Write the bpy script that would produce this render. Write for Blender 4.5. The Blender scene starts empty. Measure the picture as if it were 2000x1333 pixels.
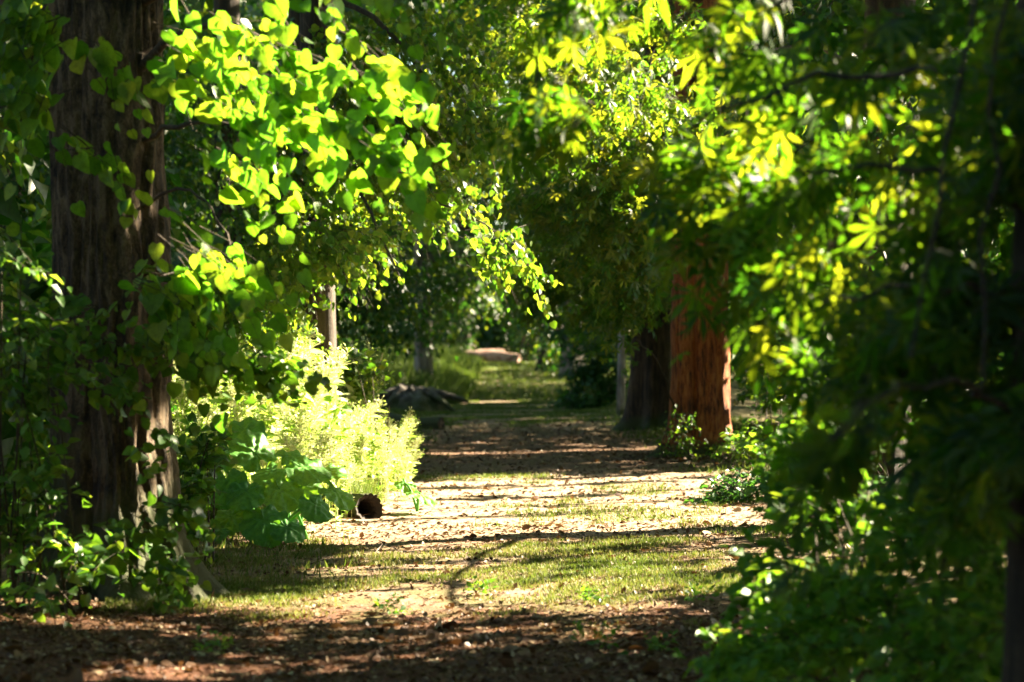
import bpy, math
import numpy as np
from mathutils import Vector
sc = bpy.context.scene
COL = sc.collection
rng = np.random.default_rng(11)
R = math.radians

# ------------------------------------------------------------------ camera, sky, sun, exposure
FPX, CAMZ, CX, CY = 4722.0, 1.5, 1000.0, 666.5        # 85 mm lens, layout in the photo's 2000 px frame
cam = bpy.data.cameras.new('camera'); camo = bpy.data.objects.new('camera', cam); COL.objects.link(camo)
camo.location = (0, 0, CAMZ); camo.rotation_euler = (R(90), 0, 0)
cam.lens = 85; cam.sensor_width = 36; cam.clip_start = .1; cam.clip_end = 1000
cam.dof.use_dof = True; cam.dof.focus_distance = 18.0; cam.dof.aperture_fstop = 2.4
sc.camera = camo
SUN_AZ, SUN_EL = R(60), R(30)
S = np.array([math.sin(SUN_AZ)*math.cos(SUN_EL), math.cos(SUN_AZ)*math.cos(SUN_EL), math.sin(SUN_EL)])
w = bpy.data.worlds.new('World'); sc.world = w; w.use_nodes = True
nt = w.node_tree; bg = nt.nodes['Background']
sky = nt.nodes.new('ShaderNodeTexSky'); sky.sky_type = 'NISHITA'; sky.sun_disc = False
sky.sun_elevation = SUN_EL; sky.sun_rotation = SUN_AZ
nt.links.new(sky.outputs[0], bg.inputs[0]); bg.inputs[1].default_value = .05
sun = bpy.data.lights.new('sun', 'SUN'); suno = bpy.data.objects.new('sun', sun); COL.objects.link(suno)
sun.energy = 5.0; sun.angle = R(.5); sun.color = (1, .85, .60)
suno.rotation_euler = Vector(-S).to_track_quat('-Z', 'Y').to_euler(); suno.location = (10, 10, 20)
sc.view_settings.view_transform = 'Standard'; sc.view_settings.look = 'None'
sc.view_settings.exposure = 3.7; sc.view_settings.gamma = 1
sc.render.engine = 'CYCLES'
cy = sc.cycles
cy.use_denoising = True
try: cy.denoiser = 'OPENIMAGEDENOISE'
except Exception: pass
cy.max_bounces = 6; cy.diffuse_bounces = 3; cy.glossy_bounces = 2; cy.transmission_bounces = 6
cy.transparent_max_bounces = 4; cy.caustics_reflective = False; cy.caustics_refractive = False
cy.sample_clamp_indirect = 6

# ------------------------------------------------------------------ helpers
def nz(a): return a/np.maximum(np.linalg.norm(a, axis=-1, keepdims=True), 1e-9)
def W(px, py, Z): return np.array([(px-CX)*Z/FPX, Z, CAMZ-(py-CY)*Z/FPX])
_ph = np.random.default_rng(3).uniform(0, 6.28, (40, 3))
_dr = nz(np.random.default_rng(4).normal(size=(40, 3)))
def fbm(p, scale=1., octv=5, o=0):
    """cheap smooth noise, roughly -1..1, p (...,3)"""
    s = 0; a = 1; f = scale; tot = 0
    for k in range(octv):
        for j in range(3):
            i = (k*3+j+o) % 40
            s = s + a*np.sin((p@_dr[i])*f*6.28+_ph[i, 0]+1.7*np.sin((p@_dr[(i+7) % 40])*f*3.9+_ph[i, 1]))
        tot += a*1.9; a *= .55; f *= 1.93
    return s/tot
def sstep(a, b, x):
    t = np.clip((x-a)/(b-a), 0, 1); return t*t*(3-2*t)
def pathx(y): return .42-.62*sstep(30, 58, y)
def gz(x, y):
    x = np.asarray(x, float); y = np.asarray(y, float)
    p = np.stack([x, y, 0*x], -1)
    z = .75*sstep(56, 92, y)+.02*(y > 92)*(y-92)*.5
    d = np.abs(x-pathx(y))
    z = z+.10*sstep(1.5, 3.2, d)+.10*sstep(4, 9, d)*np.clip(fbm(p, .15, 3), -1, 1)
    return z+.020*fbm(p, .5, 4)+.007*fbm(p, 2.3, 3, 9)
def rnd(n, a=0., b=1.): return rng.uniform(a, b, n)

def mesh_obj(name, V, F, mats, parent=None, base=(0, 0, 0), leaf=None, mi=None, smooth=False):
    """F is a list of (n,k) int arrays; verts given in world space, stored relative to base"""
    V = np.asarray(V, np.float32)-np.asarray(base, np.float32)
    me = bpy.data.meshes.new(name)
    F = [f for f in F if len(f)]
    nl = sum(f.size for f in F); nf = sum(len(f) for f in F)
    me.vertices.add(len(V)); me.vertices.foreach_set('co', V.ravel())
    me.loops.add(nl); me.polygons.add(nf)
    me.loops.foreach_set('vertex_index', np.concatenate([f.ravel() for f in F]).astype(np.int32))
    tot = np.concatenate([np.full(len(f), f.shape[1]) for f in F])
    me.polygons.foreach_set('loop_start', np.concatenate([[0], np.cumsum(tot)[:-1]]).astype(np.int32))
    if not isinstance(mats, (list, tuple)): mats = [mats]
    for m in mats: me.materials.append(m)
    if mi is not None: me.polygons.foreach_set('material_index', np.asarray(mi, np.int32))
    if smooth: me.polygons.foreach_set('use_smooth', np.ones(nf, bool))
    me.update(calc_edges=True)
    if leaf is not None:
        at = me.attributes.new('leaf', 'FLOAT_VECTOR', 'POINT')
        at.data.foreach_set('vector', np.asarray(leaf, np.float32).ravel())
    o = bpy.data.objects.new(name, me); COL.objects.link(o)
    if parent: o.parent = parent
    else: o.location = base
    return o
def tag(o, label=None, cat=None, group=None, kind=None):
    for k, v in (('label', label), ('category', cat), ('group', group), ('kind', kind)):
        if v: o[k] = v
    return o
def thing(name, label, cat, loc, group=None):
    o = bpy.data.objects.new(name, None); COL.objects.link(o); o.location = loc
    o.empty_display_size = .2
    return tag(o, label, cat, group)

class Geo:
    """collects triangles/quads with the per-vertex leaf vector"""
    def __init__(s): s.v = []; s.f = {}; s.a = []; s.n = 0
    def add(s, V, F, A=None):
        s.v.append(V); s.a.append(np.zeros((len(V), 3)) if A is None else A)
        s.f.setdefault(F.shape[1], []).append(F+s.n); s.n += len(V)
    def build(s, name, mat, parent=None, base=(0, 0, 0), smooth=False):
        return mesh_obj(name, np.concatenate(s.v), [np.concatenate(f) for f in s.f.values()], mat, parent, base, np.concatenate(s.a), smooth=smooth)

def tube(g, pts, rad, n=8, ridge=None, cap=True):
    pts = np.asarray(pts, float); rad = np.asarray(rad, float); m = len(pts)
    T = nz(np.gradient(pts, axis=0)); up = np.array([0, 0, 1.]) if abs(T[0, 2]) < .9 else np.array([1., 0, 0])
    X = nz(np.cross(T, np.broadcast_to(up, T.shape))); Y = np.cross(T, X)
    th = np.linspace(0, 2*np.pi, n, endpoint=False)
    rr = rad[:, None]*np.ones((1, n))
    if ridge is not None: rr = rr*ridge(th[None, :], np.linspace(0, 1, m)[:, None])
    V = pts[:, None]+rr[..., None]*(np.cos(th)[None, :, None]*X[:, None]+np.sin(th)[None, :, None]*Y[:, None])
    i, j = np.meshgrid(np.arange(m-1), np.arange(n), indexing='ij'); j2 = (j+1) % n
    F = np.stack([i*n+j, i*n+j2, (i+1)*n+j2, (i+1)*n+j], -1).reshape(-1, 4)
    g.add(V.reshape(-1, 3), F)
    if cap:
        for r0, fl in ((0, 1), (m-1, 0)):
            c = pts[r0][None]; a = np.arange(n); b = (a+1) % n
            F = np.stack([a, b, np.full(n, n)], -1)
            g.add(np.concatenate([V[r0], c]), F[:, ::-1] if fl == 0 else F)
def curve3(a, b, c, n=10):
    t = np.linspace(0, 1, n)[:, None]
    a, b, c = map(np.asarray, (a, b, c))
    return (1-t)**2*a+2*t*(1-t)*b+t*t*c

# ---- leaf templates: verts (u, v, w), triangles
def tmpl_heart():
    R_ = [(.26, -.09), (.47, .14), (.46, .45), (.25, .78)]
    M = [(0, 0), (0, .38), (0, .74), (0, 1.04)]
    V = M+R_+[(-x, y) for x, y in R_]
    F = []
    for o in (4, 8):
        t = [(0, o, o+1), (0, o+1, 1), (1, o+1, o+2), (1, o+2, 2), (2, o+2, o+3), (2, o+3, 3)]
        F += t if o == 4 else [x[::-1] for x in t]
    V = np.array([(x, y, .32*abs(x)-.16*y*y) for x, y in V]); return V, np.array(F)
def tmpl_oval(wd=.32):
    V = [(0, 0), (wd, .4), (0, .5), (-wd, .4), (wd*.6, .78), (-wd*.6, .78), (0, 1.)]
    F = [(0, 1, 2), (0, 2, 3), (1, 4, 2), (2, 5, 3), (2, 4, 6), (2, 6, 5)]
    return np.array([(x, y, .35*abs(x)-.15*y*y) for x, y in V]), np.array(F)
def tmpl_quad(wd=.36):
    V = [(0, 0), (wd, .45), (0, 1.), (-wd, .45)]
    return np.array([(x, y, .3*abs(x)-.12*y*y) for x, y in V]), np.array([(0, 1, 2), (0, 2, 3)])
def tmpl_palm(n=6, wd=.125):
    V = []; F = []
    for k in range(n):
        a = (k-(n-1)/2)*R(200/(n-1)); L = 1-.32*abs(k-(n-1)/2)/((n-1)/2); b = len(V)
        for x, y in [(0, .02), (wd*.55, .35), (wd, .66), (0, 1.), (-wd, .66), (-wd*.55, .35), (0, .55)]:
            x *= L; y *= L; r = math.hypot(x, y)
            V.append((x*math.cos(a)+y*math.sin(a), -x*math.sin(a)+y*math.cos(a), .25*abs(x)-.38*r*r))
        F += [(b, b+1, b+6), (b+1, b+2, b+6), (b+2, b+3, b+6), (b+3, b+4, b+6), (b+4, b+5, b+6), (b+5, b, b+6)]
    return np.array(V), np.array(F)
def tmpl_lobed():
    ang = np.linspace(-2.5, 2.5, 21); V = [(0, 0, 0), (0, .35, 0)]
    for i, a in enumerate(ang):
        r = [.62, .34][0]*(1 if i % 4 == 2 else .78 if i % 2 else .5 if i % 4 == 0 else .6)*(1.0-.10*abs(a))
        V.append((r*math.sin(a), .35+r*math.cos(a), -.25*r*r))
    n = len(ang); F = [(1, 2+i+1, 2+i) for i in range(n-1)]+[(0, 1, 2), (0, 2+n-1, 1)]
    return np.array(V), np.array(F)
HEART, OVAL, QUAD, PALM, LOBED, LANCE = tmpl_heart(), tmpl_oval(), tmpl_quad(), tmpl_palm(), tmpl_lobed(), tmpl_oval(.13)
TWIG = tmpl_oval(.012)
PALM5 = tmpl_palm(5, .17)

def put(g, tm, pos, d, n, s):
    TV, TF = tm; N = len(pos)
    if N == 0: return
    d = nz(d); n = n-np.sum(n*d, -1, keepdims=True)*d; n = nz(n); x = np.cross(d, n)
    s = np.broadcast_to(np.asarray(s, float), (N,))
    curl = rnd(N, .3, 1.9)[:, None]; wd = rnd(N, .85, 1.12)[:, None]
    V = pos[:, None]+s[:, None, None]*((TV[None, :, 0]*wd)[..., None]*x[:, None]+TV[None, :, 1, None]*d[:, None]+(TV[None, :, 2]*curl)[..., None]*n[:, None])
    F = (TF[None]+(np.arange(N)*len(TV))[:, None, None]).reshape(-1, 3)
    A = np.empty((N, len(TV), 3)); A[..., 0] = TV[None, :, 0]; A[..., 1] = TV[None, :, 1]; A[..., 2] = rnd(N)[:, None]
    g.add(V.reshape(-1, 3), F, A.reshape(-1, 3))

# ---- sun corridors cut out of the foliage to light chosen spots: (centre, radius, start distance)
def WN(px, py, Z, r, t0=None): return (W(px, py, Z), r, 1.2*r if t0 is None else t0)
WINDOWS = [
    WN(640, 840, 22, 1.2, .6), WN(560, 800, 23.5, .9, .6), WN(740, 900, 21, .8, .9),                  # weeds
    WN(460, 130, 11.8, .62, .55), WN(640, 180, 11.6, .55, .5), WN(740, 250, 11.6, .4, .4), WN(560, 330, 11.8, .4, .4),
    WN(430, 480, 12.2, .3, .4), WN(560, 720, 13, .3, .4),
    WN(900, 460, 21.5, .75, .8), WN(1010, 540, 21, .6, .7), WN(790, 620, 22, .6, .7),
    
    WN(1210, 70, 26, 1.1, .4), WN(1340, 50, 26, 1.0, .4), WN(1430, 110, 27, .8, .4), WN(1180, 210, 27.5, .35, .35), WN(1290, 200, 27.5, .35, .35), WN(1090, 60, 37, .6, .6), WN(1000, 330, 28.5, .3, .4), WN(1330, 330, 28, .25, .3), WN(450, 930, 17.3, .16, .2), WN(595, 905, 17.7, .2, .2), WN(530, 1000, 17.1, .15, .2), WN(490, 870, 18.1, .2, .2), WN(560, 950, 17.5, .1, .2),
    WN(1060, 260, 9, .36, .4), WN(1330, 300, 9, .3, .4), WN(1420, 620, 28, .5, .8),
    WN(1480, 180, 8.5, .22, .2), WN(1400, 20, 9, .3, .2), WN(1240, 20, 9.4, .3, .3), WN(1100, 30, 9.6, .22, .3), WN(1560, 60, 9, .2, .2), WN(1660, 400, 8.2, .12, .2), WN(1620, 130, 8.5, .14, .2),
    WN(332, 300, 13.6, .12, .3), WN(325, 390, 13.6, .09, .3), WN(318, 600, 13.6, .09, .3), WN(312, 820, 13.6, .15, .3), WN(345, 60, 13.6, .1, .3), WN(380, 190, 12.1, .3, .35), WN(560, 40, 11.9, .35, .4), WN(520, 240, 11.9, .4, .4), WN(640, 20, 11.4, .2, .3),
    WN(40, 480, 12, .3, .3), WN(60, 760, 14, .3, .3), WN(90, 560, 12, .3, .3), WN(650, 420, 24, .45, .6),
    WN(975, 690, 87, 1.5, .5), WN(1005, 690, 86.8, .8, .4), WN(965, 595, 97, 1.8, .6), WN(860, 735, 70, .8, .8), WN(950, 725, 80, .4, .4), WN(985, 660, 92, .9, .5), WN(930, 735, 75, .2, .4), WN(805, 740, 51, .25, .7), WN(950, 790, 59, .5, .5),
    WN(1415, 850, 31, .42, .6), WN(1405, 720, 31, .4, .6), WN(1380, 880, 30.6, .3, .5), WN(1390, 950, 24, .5, .5),
    WN(200, 1330, 10.6, .25, .4), WN(1470, 1130, 10, .16, .2), WN(1640, 960, 10.4, .22, .25), WN(1800, 960, 10.2, .15, .2), WN(1560, 1050, 10.2, .12, .2), WN(1450, 1000, 10.4, .14, .2), WN(1510, 800, 11, .25, .3),
]
_wr = np.random.default_rng(21)
for _ in range(110):
    WINDOWS.append(WN(_wr.uniform(1290, 1870), _wr.uniform(0, 820), _wr.uniform(7.2, 9.6), _wr.uniform(.05, .13), .14))
for _ in range(36):
    WINDOWS.append(WN(_wr.uniform(1430, 1880), _wr.uniform(840, 1280), _wr.uniform(9.5, 10.4), _wr.uniform(.04, .11), .12))
for _ in range(26):
    WINDOWS.append(WN(_wr.uniform(1450, 1980), _wr.uniform(20, 800), _wr.uniform(14.3, 15.8), _wr.uniform(.1, .28), .25))
BANDS = [(18.7, 20.5, 1), (20.75, 21.7, 1), (22.0, 23.1, 1), (23.5, 24.6, 1), (25.0, 25.9, 1), (13.5, 18.75, .56), (11.2, 13.5, .36), (32.6, 33.0, .9), (29.6, 29.9, .8)]  # path stripes cleared of leaves above, shaping where the sun falls
def keep(p):
    k = np.ones(len(p), bool); j = rnd(len(p), .75, 1.1)
    for c, r, t0 in WINDOWS:
        d = p-c; t = d@S; q = np.linalg.norm(d-t[:, None]*S, axis=1)
        k &= ~((t > t0) & (q < r*j))
    t = p[:, 2]/S[2]; g = p-S*t[:, None]; v = g[:, 1]-S[1]/S[0]*g[:, 0]
    v = v+.12*np.sin(g[:, 0]*2.1)+.06*np.sin(g[:, 0]*5.3)
    u_ = rnd(len(p))
    for a, b, pr in BANDS:
        k &= ~((t > 1.0) & (g[:, 0] > (-1.5 if a < 13.9 else -2.2)) & (g[:, 0] < 3.2) & (v > a) & (v < b) & (u_ < pr))
    return k

def sprays(g, tw, base, dirs, L, droop, K, tm, size, nb, nsig=.5, hang=.6, djit=.3, cull=True, twr=.003, spread=.6):
    """N twigs with K leaves each; leaves into g, twig wood into tw"""
    N = len(base); dirs = nz(dirs)
    L = np.broadcast_to(np.asarray(L, float), (N,)); droop = np.broadcast_to(np.asarray(droop, float), (N,))
    t = np.linspace(.12, 1, K)[None]+rnd((N, K), -.04, .04)
    P = base[:, None]+dirs[:, None]*(L[:, None]*t)[..., None]; P[..., 2] -= (droop*L)[:, None]*t*t
    T = dirs[:, None]+np.zeros((N, K, 1)); T[..., 2] -= 2*droop[:, None]*t; T = nz(T)
    side = nz(np.cross(T, np.array([0, 0, 1.]))+1e-6)*np.where(np.arange(K) % 2, 1., -1.)[None, :, None]
    D = T*.5+side*spread+rng.normal(size=(N, K, 3))*djit; D[..., 2] -= hang; D = nz(D)
    NB = np.asarray(nb, float)+rng.normal(size=(N, K, 3))*nsig
    sz = size*rnd((N, K), .5, 1.22)*(1-.25*t)
    P2 = (P+D*(sz*.3)[..., None]).reshape(-1, 3); D = D.reshape(-1, 3); NB = NB.reshape(-1, 3); sz = sz.ravel()
    if cull:
        m = keep(P2); live = m.reshape(N, K).mean(1) > .6; m &= np.repeat(live, K)
        base, dirs, L, droop = base[live], dirs[live], L[live], droop[live]
        P2, D, NB, sz = P2[m], D[m], NB[m], sz[m]
    put(g, tm, P2, D, NB, sz)
    if tw is not None and len(base):
        N = len(base)
        tt = np.array([0, .35, .7, 1.])[None]
        Q = base[:, None]+dirs[:, None]*(L[:, None]*tt)[..., None]; Q[..., 2] -= (droop*L)[:, None]*tt*tt
        a = np.array([0, 2.09, 4.19]); X = nz(np.cross(dirs, np.array([.01, .02, 1.]))); Y = np.cross(dirs, X)
        rr = twr*np.array([1, .8, .55, .3])
        V = Q[:, :, None]+rr[None, :, None, None]*(np.cos(a)[None, None, :, None]*X[:, None, None]+np.sin(a)[None, None, :, None]*Y[:, None, None])
        i, j = np.meshgrid(np.arange(3), np.arange(3), indexing='ij'); j2 = (j+1) % 3
        F = np.stack([i*3+j, i*3+j2, (i+1)*3+j2, (i+1)*3+j], -1).reshape(-1, 4)
        F = (F[None]+(np.arange(N)*12)[:, None, None]).reshape(-1, 4)
        tw.add(V.reshape(-1, 3), F)

def inball(n, c, r, shell=.0):
    u = nz(rng.normal(size=(n, 3))); q = rnd(n)**(1/3); q = shell+(1-shell)*q
    return np.asarray(c)+u*q[:, None]*np.asarray(r), u

# ------------------------------------------------------------------ materials
def mat(name):
    m = bpy.data.materials.new(name); m.use_nodes = True; n = m.node_tree.nodes; n.clear()
    return m, n, m.node_tree.links
def N(n, t, **kw):
    x = n.new(t)
    for k, v in kw.items():
        if k in x.inputs: x.inputs[k].default_value = v
        else: setattr(x, k, v)
    return x
def ramp(n, stops):
    r = n.new('ShaderNodeValToRGB'); e = r.color_ramp.elements
    while len(e) < len(stops): e.new(.5)
    for x, (p, c) in zip(e, stops): x.position = p; x.color = (*c, 1)
    return r
def math_(n, l, op, a, b=None):
    x = n.new('ShaderNodeMath'); x.operation = op
    for i, v in enumerate((a, b)):
        if v is None: continue
        if hasattr(v, 'is_linked'): l.new(v, x.inputs[i])
        else: x.inputs[i].default_value = v
    return x.outputs[0]
def leaf_mat(name, cols, trans, tf=.5, rough=.42, veins=False, spec=.4, vd=.7):
    """cols: ramp over the per-leaf random value; trans: ramp of transmitted colour"""
    m, n, l = mat(name)
    at = N(n, 'ShaderNodeAttribute', attribute_name='leaf'); sp = n.new('ShaderNodeSeparateXYZ'); l.new(at.outputs['Vector'], sp.inputs[0])
    k = len(cols); r1 = ramp(n, [(i/(k-1), c) for i, c in enumerate(cols)]); l.new(sp.outputs[2], r1.inputs[0])
    k = len(trans); r2 = ramp(n, [(i/(k-1), c) for i, c in enumerate(trans)]); l.new(sp.outputs[2], r2.inputs[0])
    c1, c2 = r1.outputs[0], r2.outputs[0]
    pb = N(n, 'ShaderNodeBsdfPrincipled'); pb.inputs['Roughness'].default_value = rough; pb.inputs['Specular IOR Level'].default_value = spec
    if veins:
        au = math_(n, l, 'ABSOLUTE', sp.outputs[0]); x = math_(n, l, 'SUBTRACT', sp.outputs[1], math_(n, l, 'MULTIPLY', au, .75))
        fr = math_(n, l, 'ABSOLUTE', math_(n, l, 'SUBTRACT', math_(n, l, 'FRACT', math_(n, l, 'MULTIPLY', x, 7.)), .5))
        ve = math_(n, l, 'LESS_THAN', fr, .07); mr = math_(n, l, 'LESS_THAN', au, .018)
        v = math_(n, l, 'MAXIMUM', ve, mr)
        for i, c in enumerate((c1, c2)):
            mx = N(n, 'ShaderNodeMix', data_type='RGBA', blend_type='MULTIPLY'); l.new(v, mx.inputs[0]); l.new(c, mx.inputs[6]); mx.inputs[7].default_value = (vd, vd, vd, 1) if i else (1.25, 1.2, 1.2, 1)
            if i: c2 = mx.outputs[2]
            else: c1 = mx.outputs[2]
        bp = N(n, 'ShaderNodeBump', Strength=.35, Distance=.004, invert=True); l.new(v, bp.inputs['Height']); l.new(bp.outputs[0], pb.inputs['Normal'])
    tc = n.new('ShaderNodeTexCoord'); ns = N(n, 'ShaderNodeTexNoise', Scale=38., Detail=4., Roughness=.65); l.new(tc.outputs['Object'], ns.inputs['Vector'])
    rr = ramp(n, [(.3, (.62, .60, .55)), (.5, (1, 1, 1)), (.68, (1.25, 1.15, 1.1)), (.76, (.9, .55, .35))]); l.new(ns.outputs[0], rr.inputs[0])
    for i in (0, 1):
        mx = N(n, 'ShaderNodeMix', data_type='RGBA', blend_type='MULTIPLY'); mx.inputs[0].default_value = .8; l.new((c1, c2)[i], mx.inputs[6]); l.new(rr.outputs[0], mx.inputs[7])
        if i: c2 = mx.outputs[2]
        else: c1 = mx.outputs[2]
    l.new(c1, pb.inputs['Base Color'])
    tr = n.new('ShaderNodeBsdfTranslucent'); l.new(c2, tr.inputs[0])
    mx = N(n, 'ShaderNodeMixShader', Fac=tf); l.new(pb.outputs[0], mx.inputs[1]); l.new(tr.outputs[0], mx.inputs[2])
    o = n.new('ShaderNodeOutputMaterial'); l.new(mx.outputs[0], o.inputs[0])
    return m
def bark_mat(name, dark, mid, light, sc_=(16, 16, 1.5), moss=0., bump=.9, dist=.03):
    m, n, l = mat(name)
    tc = n.new('ShaderNodeTexCoord'); mp = n.new('ShaderNodeMapping'); mp.inputs['Scale'].default_value = sc_; l.new(tc.outputs['Object'], mp.inputs[0])
    n1 = N(n, 'ShaderNodeTexNoise', Scale=1., Detail=8., Roughness=.62, Distortion=.4); l.new(mp.outputs[0], n1.inputs['Vector'])
    n2 = N(n, 'ShaderNodeTexNoise', Scale=2.2, Detail=4.); l.new(tc.outputs['Object'], n2.inputs['Vector'])
    n3 = N(n, 'ShaderNodeTexNoise', Scale=60., Detail=4., Roughness=.7); l.new(tc.outputs['Object'], n3.inputs['Vector'])
    h = math_(n, l, 'ADD', n1.outputs[0], math_(n, l, 'MULTIPLY', math_(n, l, 'SUBTRACT', n3.outputs[0], .5), .35))
    h2 = math_(n, l, 'ADD', h, math_(n, l, 'MULTIPLY', math_(n, l, 'SUBTRACT', n2.outputs[0], .5), .4))
    r = ramp(n, [(.36, dark), (.5, mid), (.66, light)]); l.new(h2, r.inputs[0]); c = r.outputs[0]
    if moss > 0:
        sp = n.new('ShaderNodeSeparateXYZ'); l.new(tc.outputs['Object'], sp.inputs[0])
        f = math_(n, l, 'SUBTRACT', math_(n, l, 'ADD', math_(n, l, 'MULTIPLY', n2.outputs[0], 1.6), math_(n, l, 'MULTIPLY', n3.outputs[0], .3)), math_(n, l, 'ADD', math_(n, l, 'MULTIPLY', sp.outputs[2], 1/moss), .25))
        f = math_(n, l, 'MULTIPLY', f, 2.5); cl = N(n, 'ShaderNodeClamp'); l.new(f, cl.inputs[0])
        mx = N(n, 'ShaderNodeMix', data_type='RGBA'); l.new(cl.outputs[0], mx.inputs[0]); l.new(c, mx.inputs[6]); mx.inputs[7].default_value = (.04, .048, .012, 1); c = mx.outputs[2]
    b = N(n, 'ShaderNodeBump', Strength=bump, Distance=dist); l.new(h, b.inputs['Height'])
    pb = N(n, 'ShaderNodeBsdfPrincipled', Roughness=.85); l.new(c, pb.inputs['Base Color']); l.new(b.outputs[0], pb.inputs['Normal'])
    o = n.new('ShaderNodeOutputMaterial'); l.new(pb.outputs[0], o.inputs[0])
    return m
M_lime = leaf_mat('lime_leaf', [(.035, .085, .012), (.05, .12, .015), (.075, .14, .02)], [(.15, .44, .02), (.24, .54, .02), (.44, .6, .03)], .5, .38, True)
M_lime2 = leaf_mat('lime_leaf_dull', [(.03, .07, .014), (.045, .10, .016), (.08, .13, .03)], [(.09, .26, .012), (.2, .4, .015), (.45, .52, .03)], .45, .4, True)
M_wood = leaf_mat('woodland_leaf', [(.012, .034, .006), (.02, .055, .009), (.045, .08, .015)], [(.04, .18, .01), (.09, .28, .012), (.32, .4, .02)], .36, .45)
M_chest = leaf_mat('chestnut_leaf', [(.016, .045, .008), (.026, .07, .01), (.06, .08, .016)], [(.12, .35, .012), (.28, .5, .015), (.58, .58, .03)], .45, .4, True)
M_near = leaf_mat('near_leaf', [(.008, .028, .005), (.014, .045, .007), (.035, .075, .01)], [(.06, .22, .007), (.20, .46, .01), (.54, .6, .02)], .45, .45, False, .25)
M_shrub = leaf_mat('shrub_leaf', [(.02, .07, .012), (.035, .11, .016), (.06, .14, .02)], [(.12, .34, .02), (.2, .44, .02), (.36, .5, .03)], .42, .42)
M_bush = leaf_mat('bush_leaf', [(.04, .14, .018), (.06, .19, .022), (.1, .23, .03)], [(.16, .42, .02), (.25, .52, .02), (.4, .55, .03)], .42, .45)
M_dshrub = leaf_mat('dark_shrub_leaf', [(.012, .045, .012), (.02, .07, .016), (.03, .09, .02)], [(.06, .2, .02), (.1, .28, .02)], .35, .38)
M_burd = leaf_mat('burdock_leaf', [(.065, .23, .04), (.09, .29, .05), (.12, .33, .06)], [(.16, .42, .02), (.26, .5, .02)], .38, .48, True, .3)
M_weed = leaf_mat('weed_leaf', [(.08, .18, .02), (.24, .36, .07), (.72, .72, .48)], [(.26, .54, .03), (.46, .64, .08), (.7, .72, .40)], .5, .5)
M_grass = leaf_mat('grass_blade', [(.045, .085, .014), (.08, .12, .02), (.19, .17, .06), (.34, .27, .14)], [(.10, .18, .015), (.16, .22, .03), (.26, .22, .06)], .3, .6, False, .2)
M_litter = leaf_mat('litter_leaf', [(.028, .011, .005), (.06, .024, .010), (.085, .038, .016), (.12, .06, .028), (.16, .09, .045), (.38, .30, .19)], [(.1, .04, .01), (.2, .1, .03)], .12, .6)
M_twig = bark_mat('twig_bark', (.02, .013, .007), (.045, .03, .016), (.08, .055, .03), (30, 30, 6), 0, .3, .005)
M_bark = bark_mat('lime_bark', (.014, .008, .004), (.075, .045, .022), (.20, .135, .078), (20, 20, 6.5), 1.3, 1., .04)
M_dark = bark_mat('dark_bark', (.012, .008, .005), (.035, .022, .012), (.08, .054, .032), (18, 18, 1.6), .5)
M_brown = bark_mat('brown_bark', (.014, .008, .004), (.05, .027, .013), (.11, .065, .035), (18, 18, 2.2), .4)
M_red = bark_mat('red_bark', (.05, .012, .004), (.33, .085, .02), (.48, .19, .05), (30, 30, 4.5), .3, 1., .035)
M_pale = bark_mat('pale_bark', (.09, .07, .055), (.22, .18, .15), (.36, .31, .27), (10, 10, 1.5), .4)
M_stump = bark_mat('stump_bark', (.02, .016, .012), (.07, .055, .045), (.15, .125, .10), (9, 9, 5), .5)
M_fell = bark_mat('felled_wood', (.16, .07, .04), (.34, .20, .14), (.48, .34, .27), (4, 10, 10), 0, .6)
M_hole = bark_mat('rotten_wood_shaded', (.006, .004, .002), (.014, .008, .005), (.03, .018, .01), (14, 14, 14), 0, .8)  # rotten wood, coloured near black for the shade inside the hollow
M_cut = bark_mat('cut_wood', (.012, .007, .004), (.03, .018, .01), (.06, .035, .02), (12, 12, 12), 0, .8)

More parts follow.
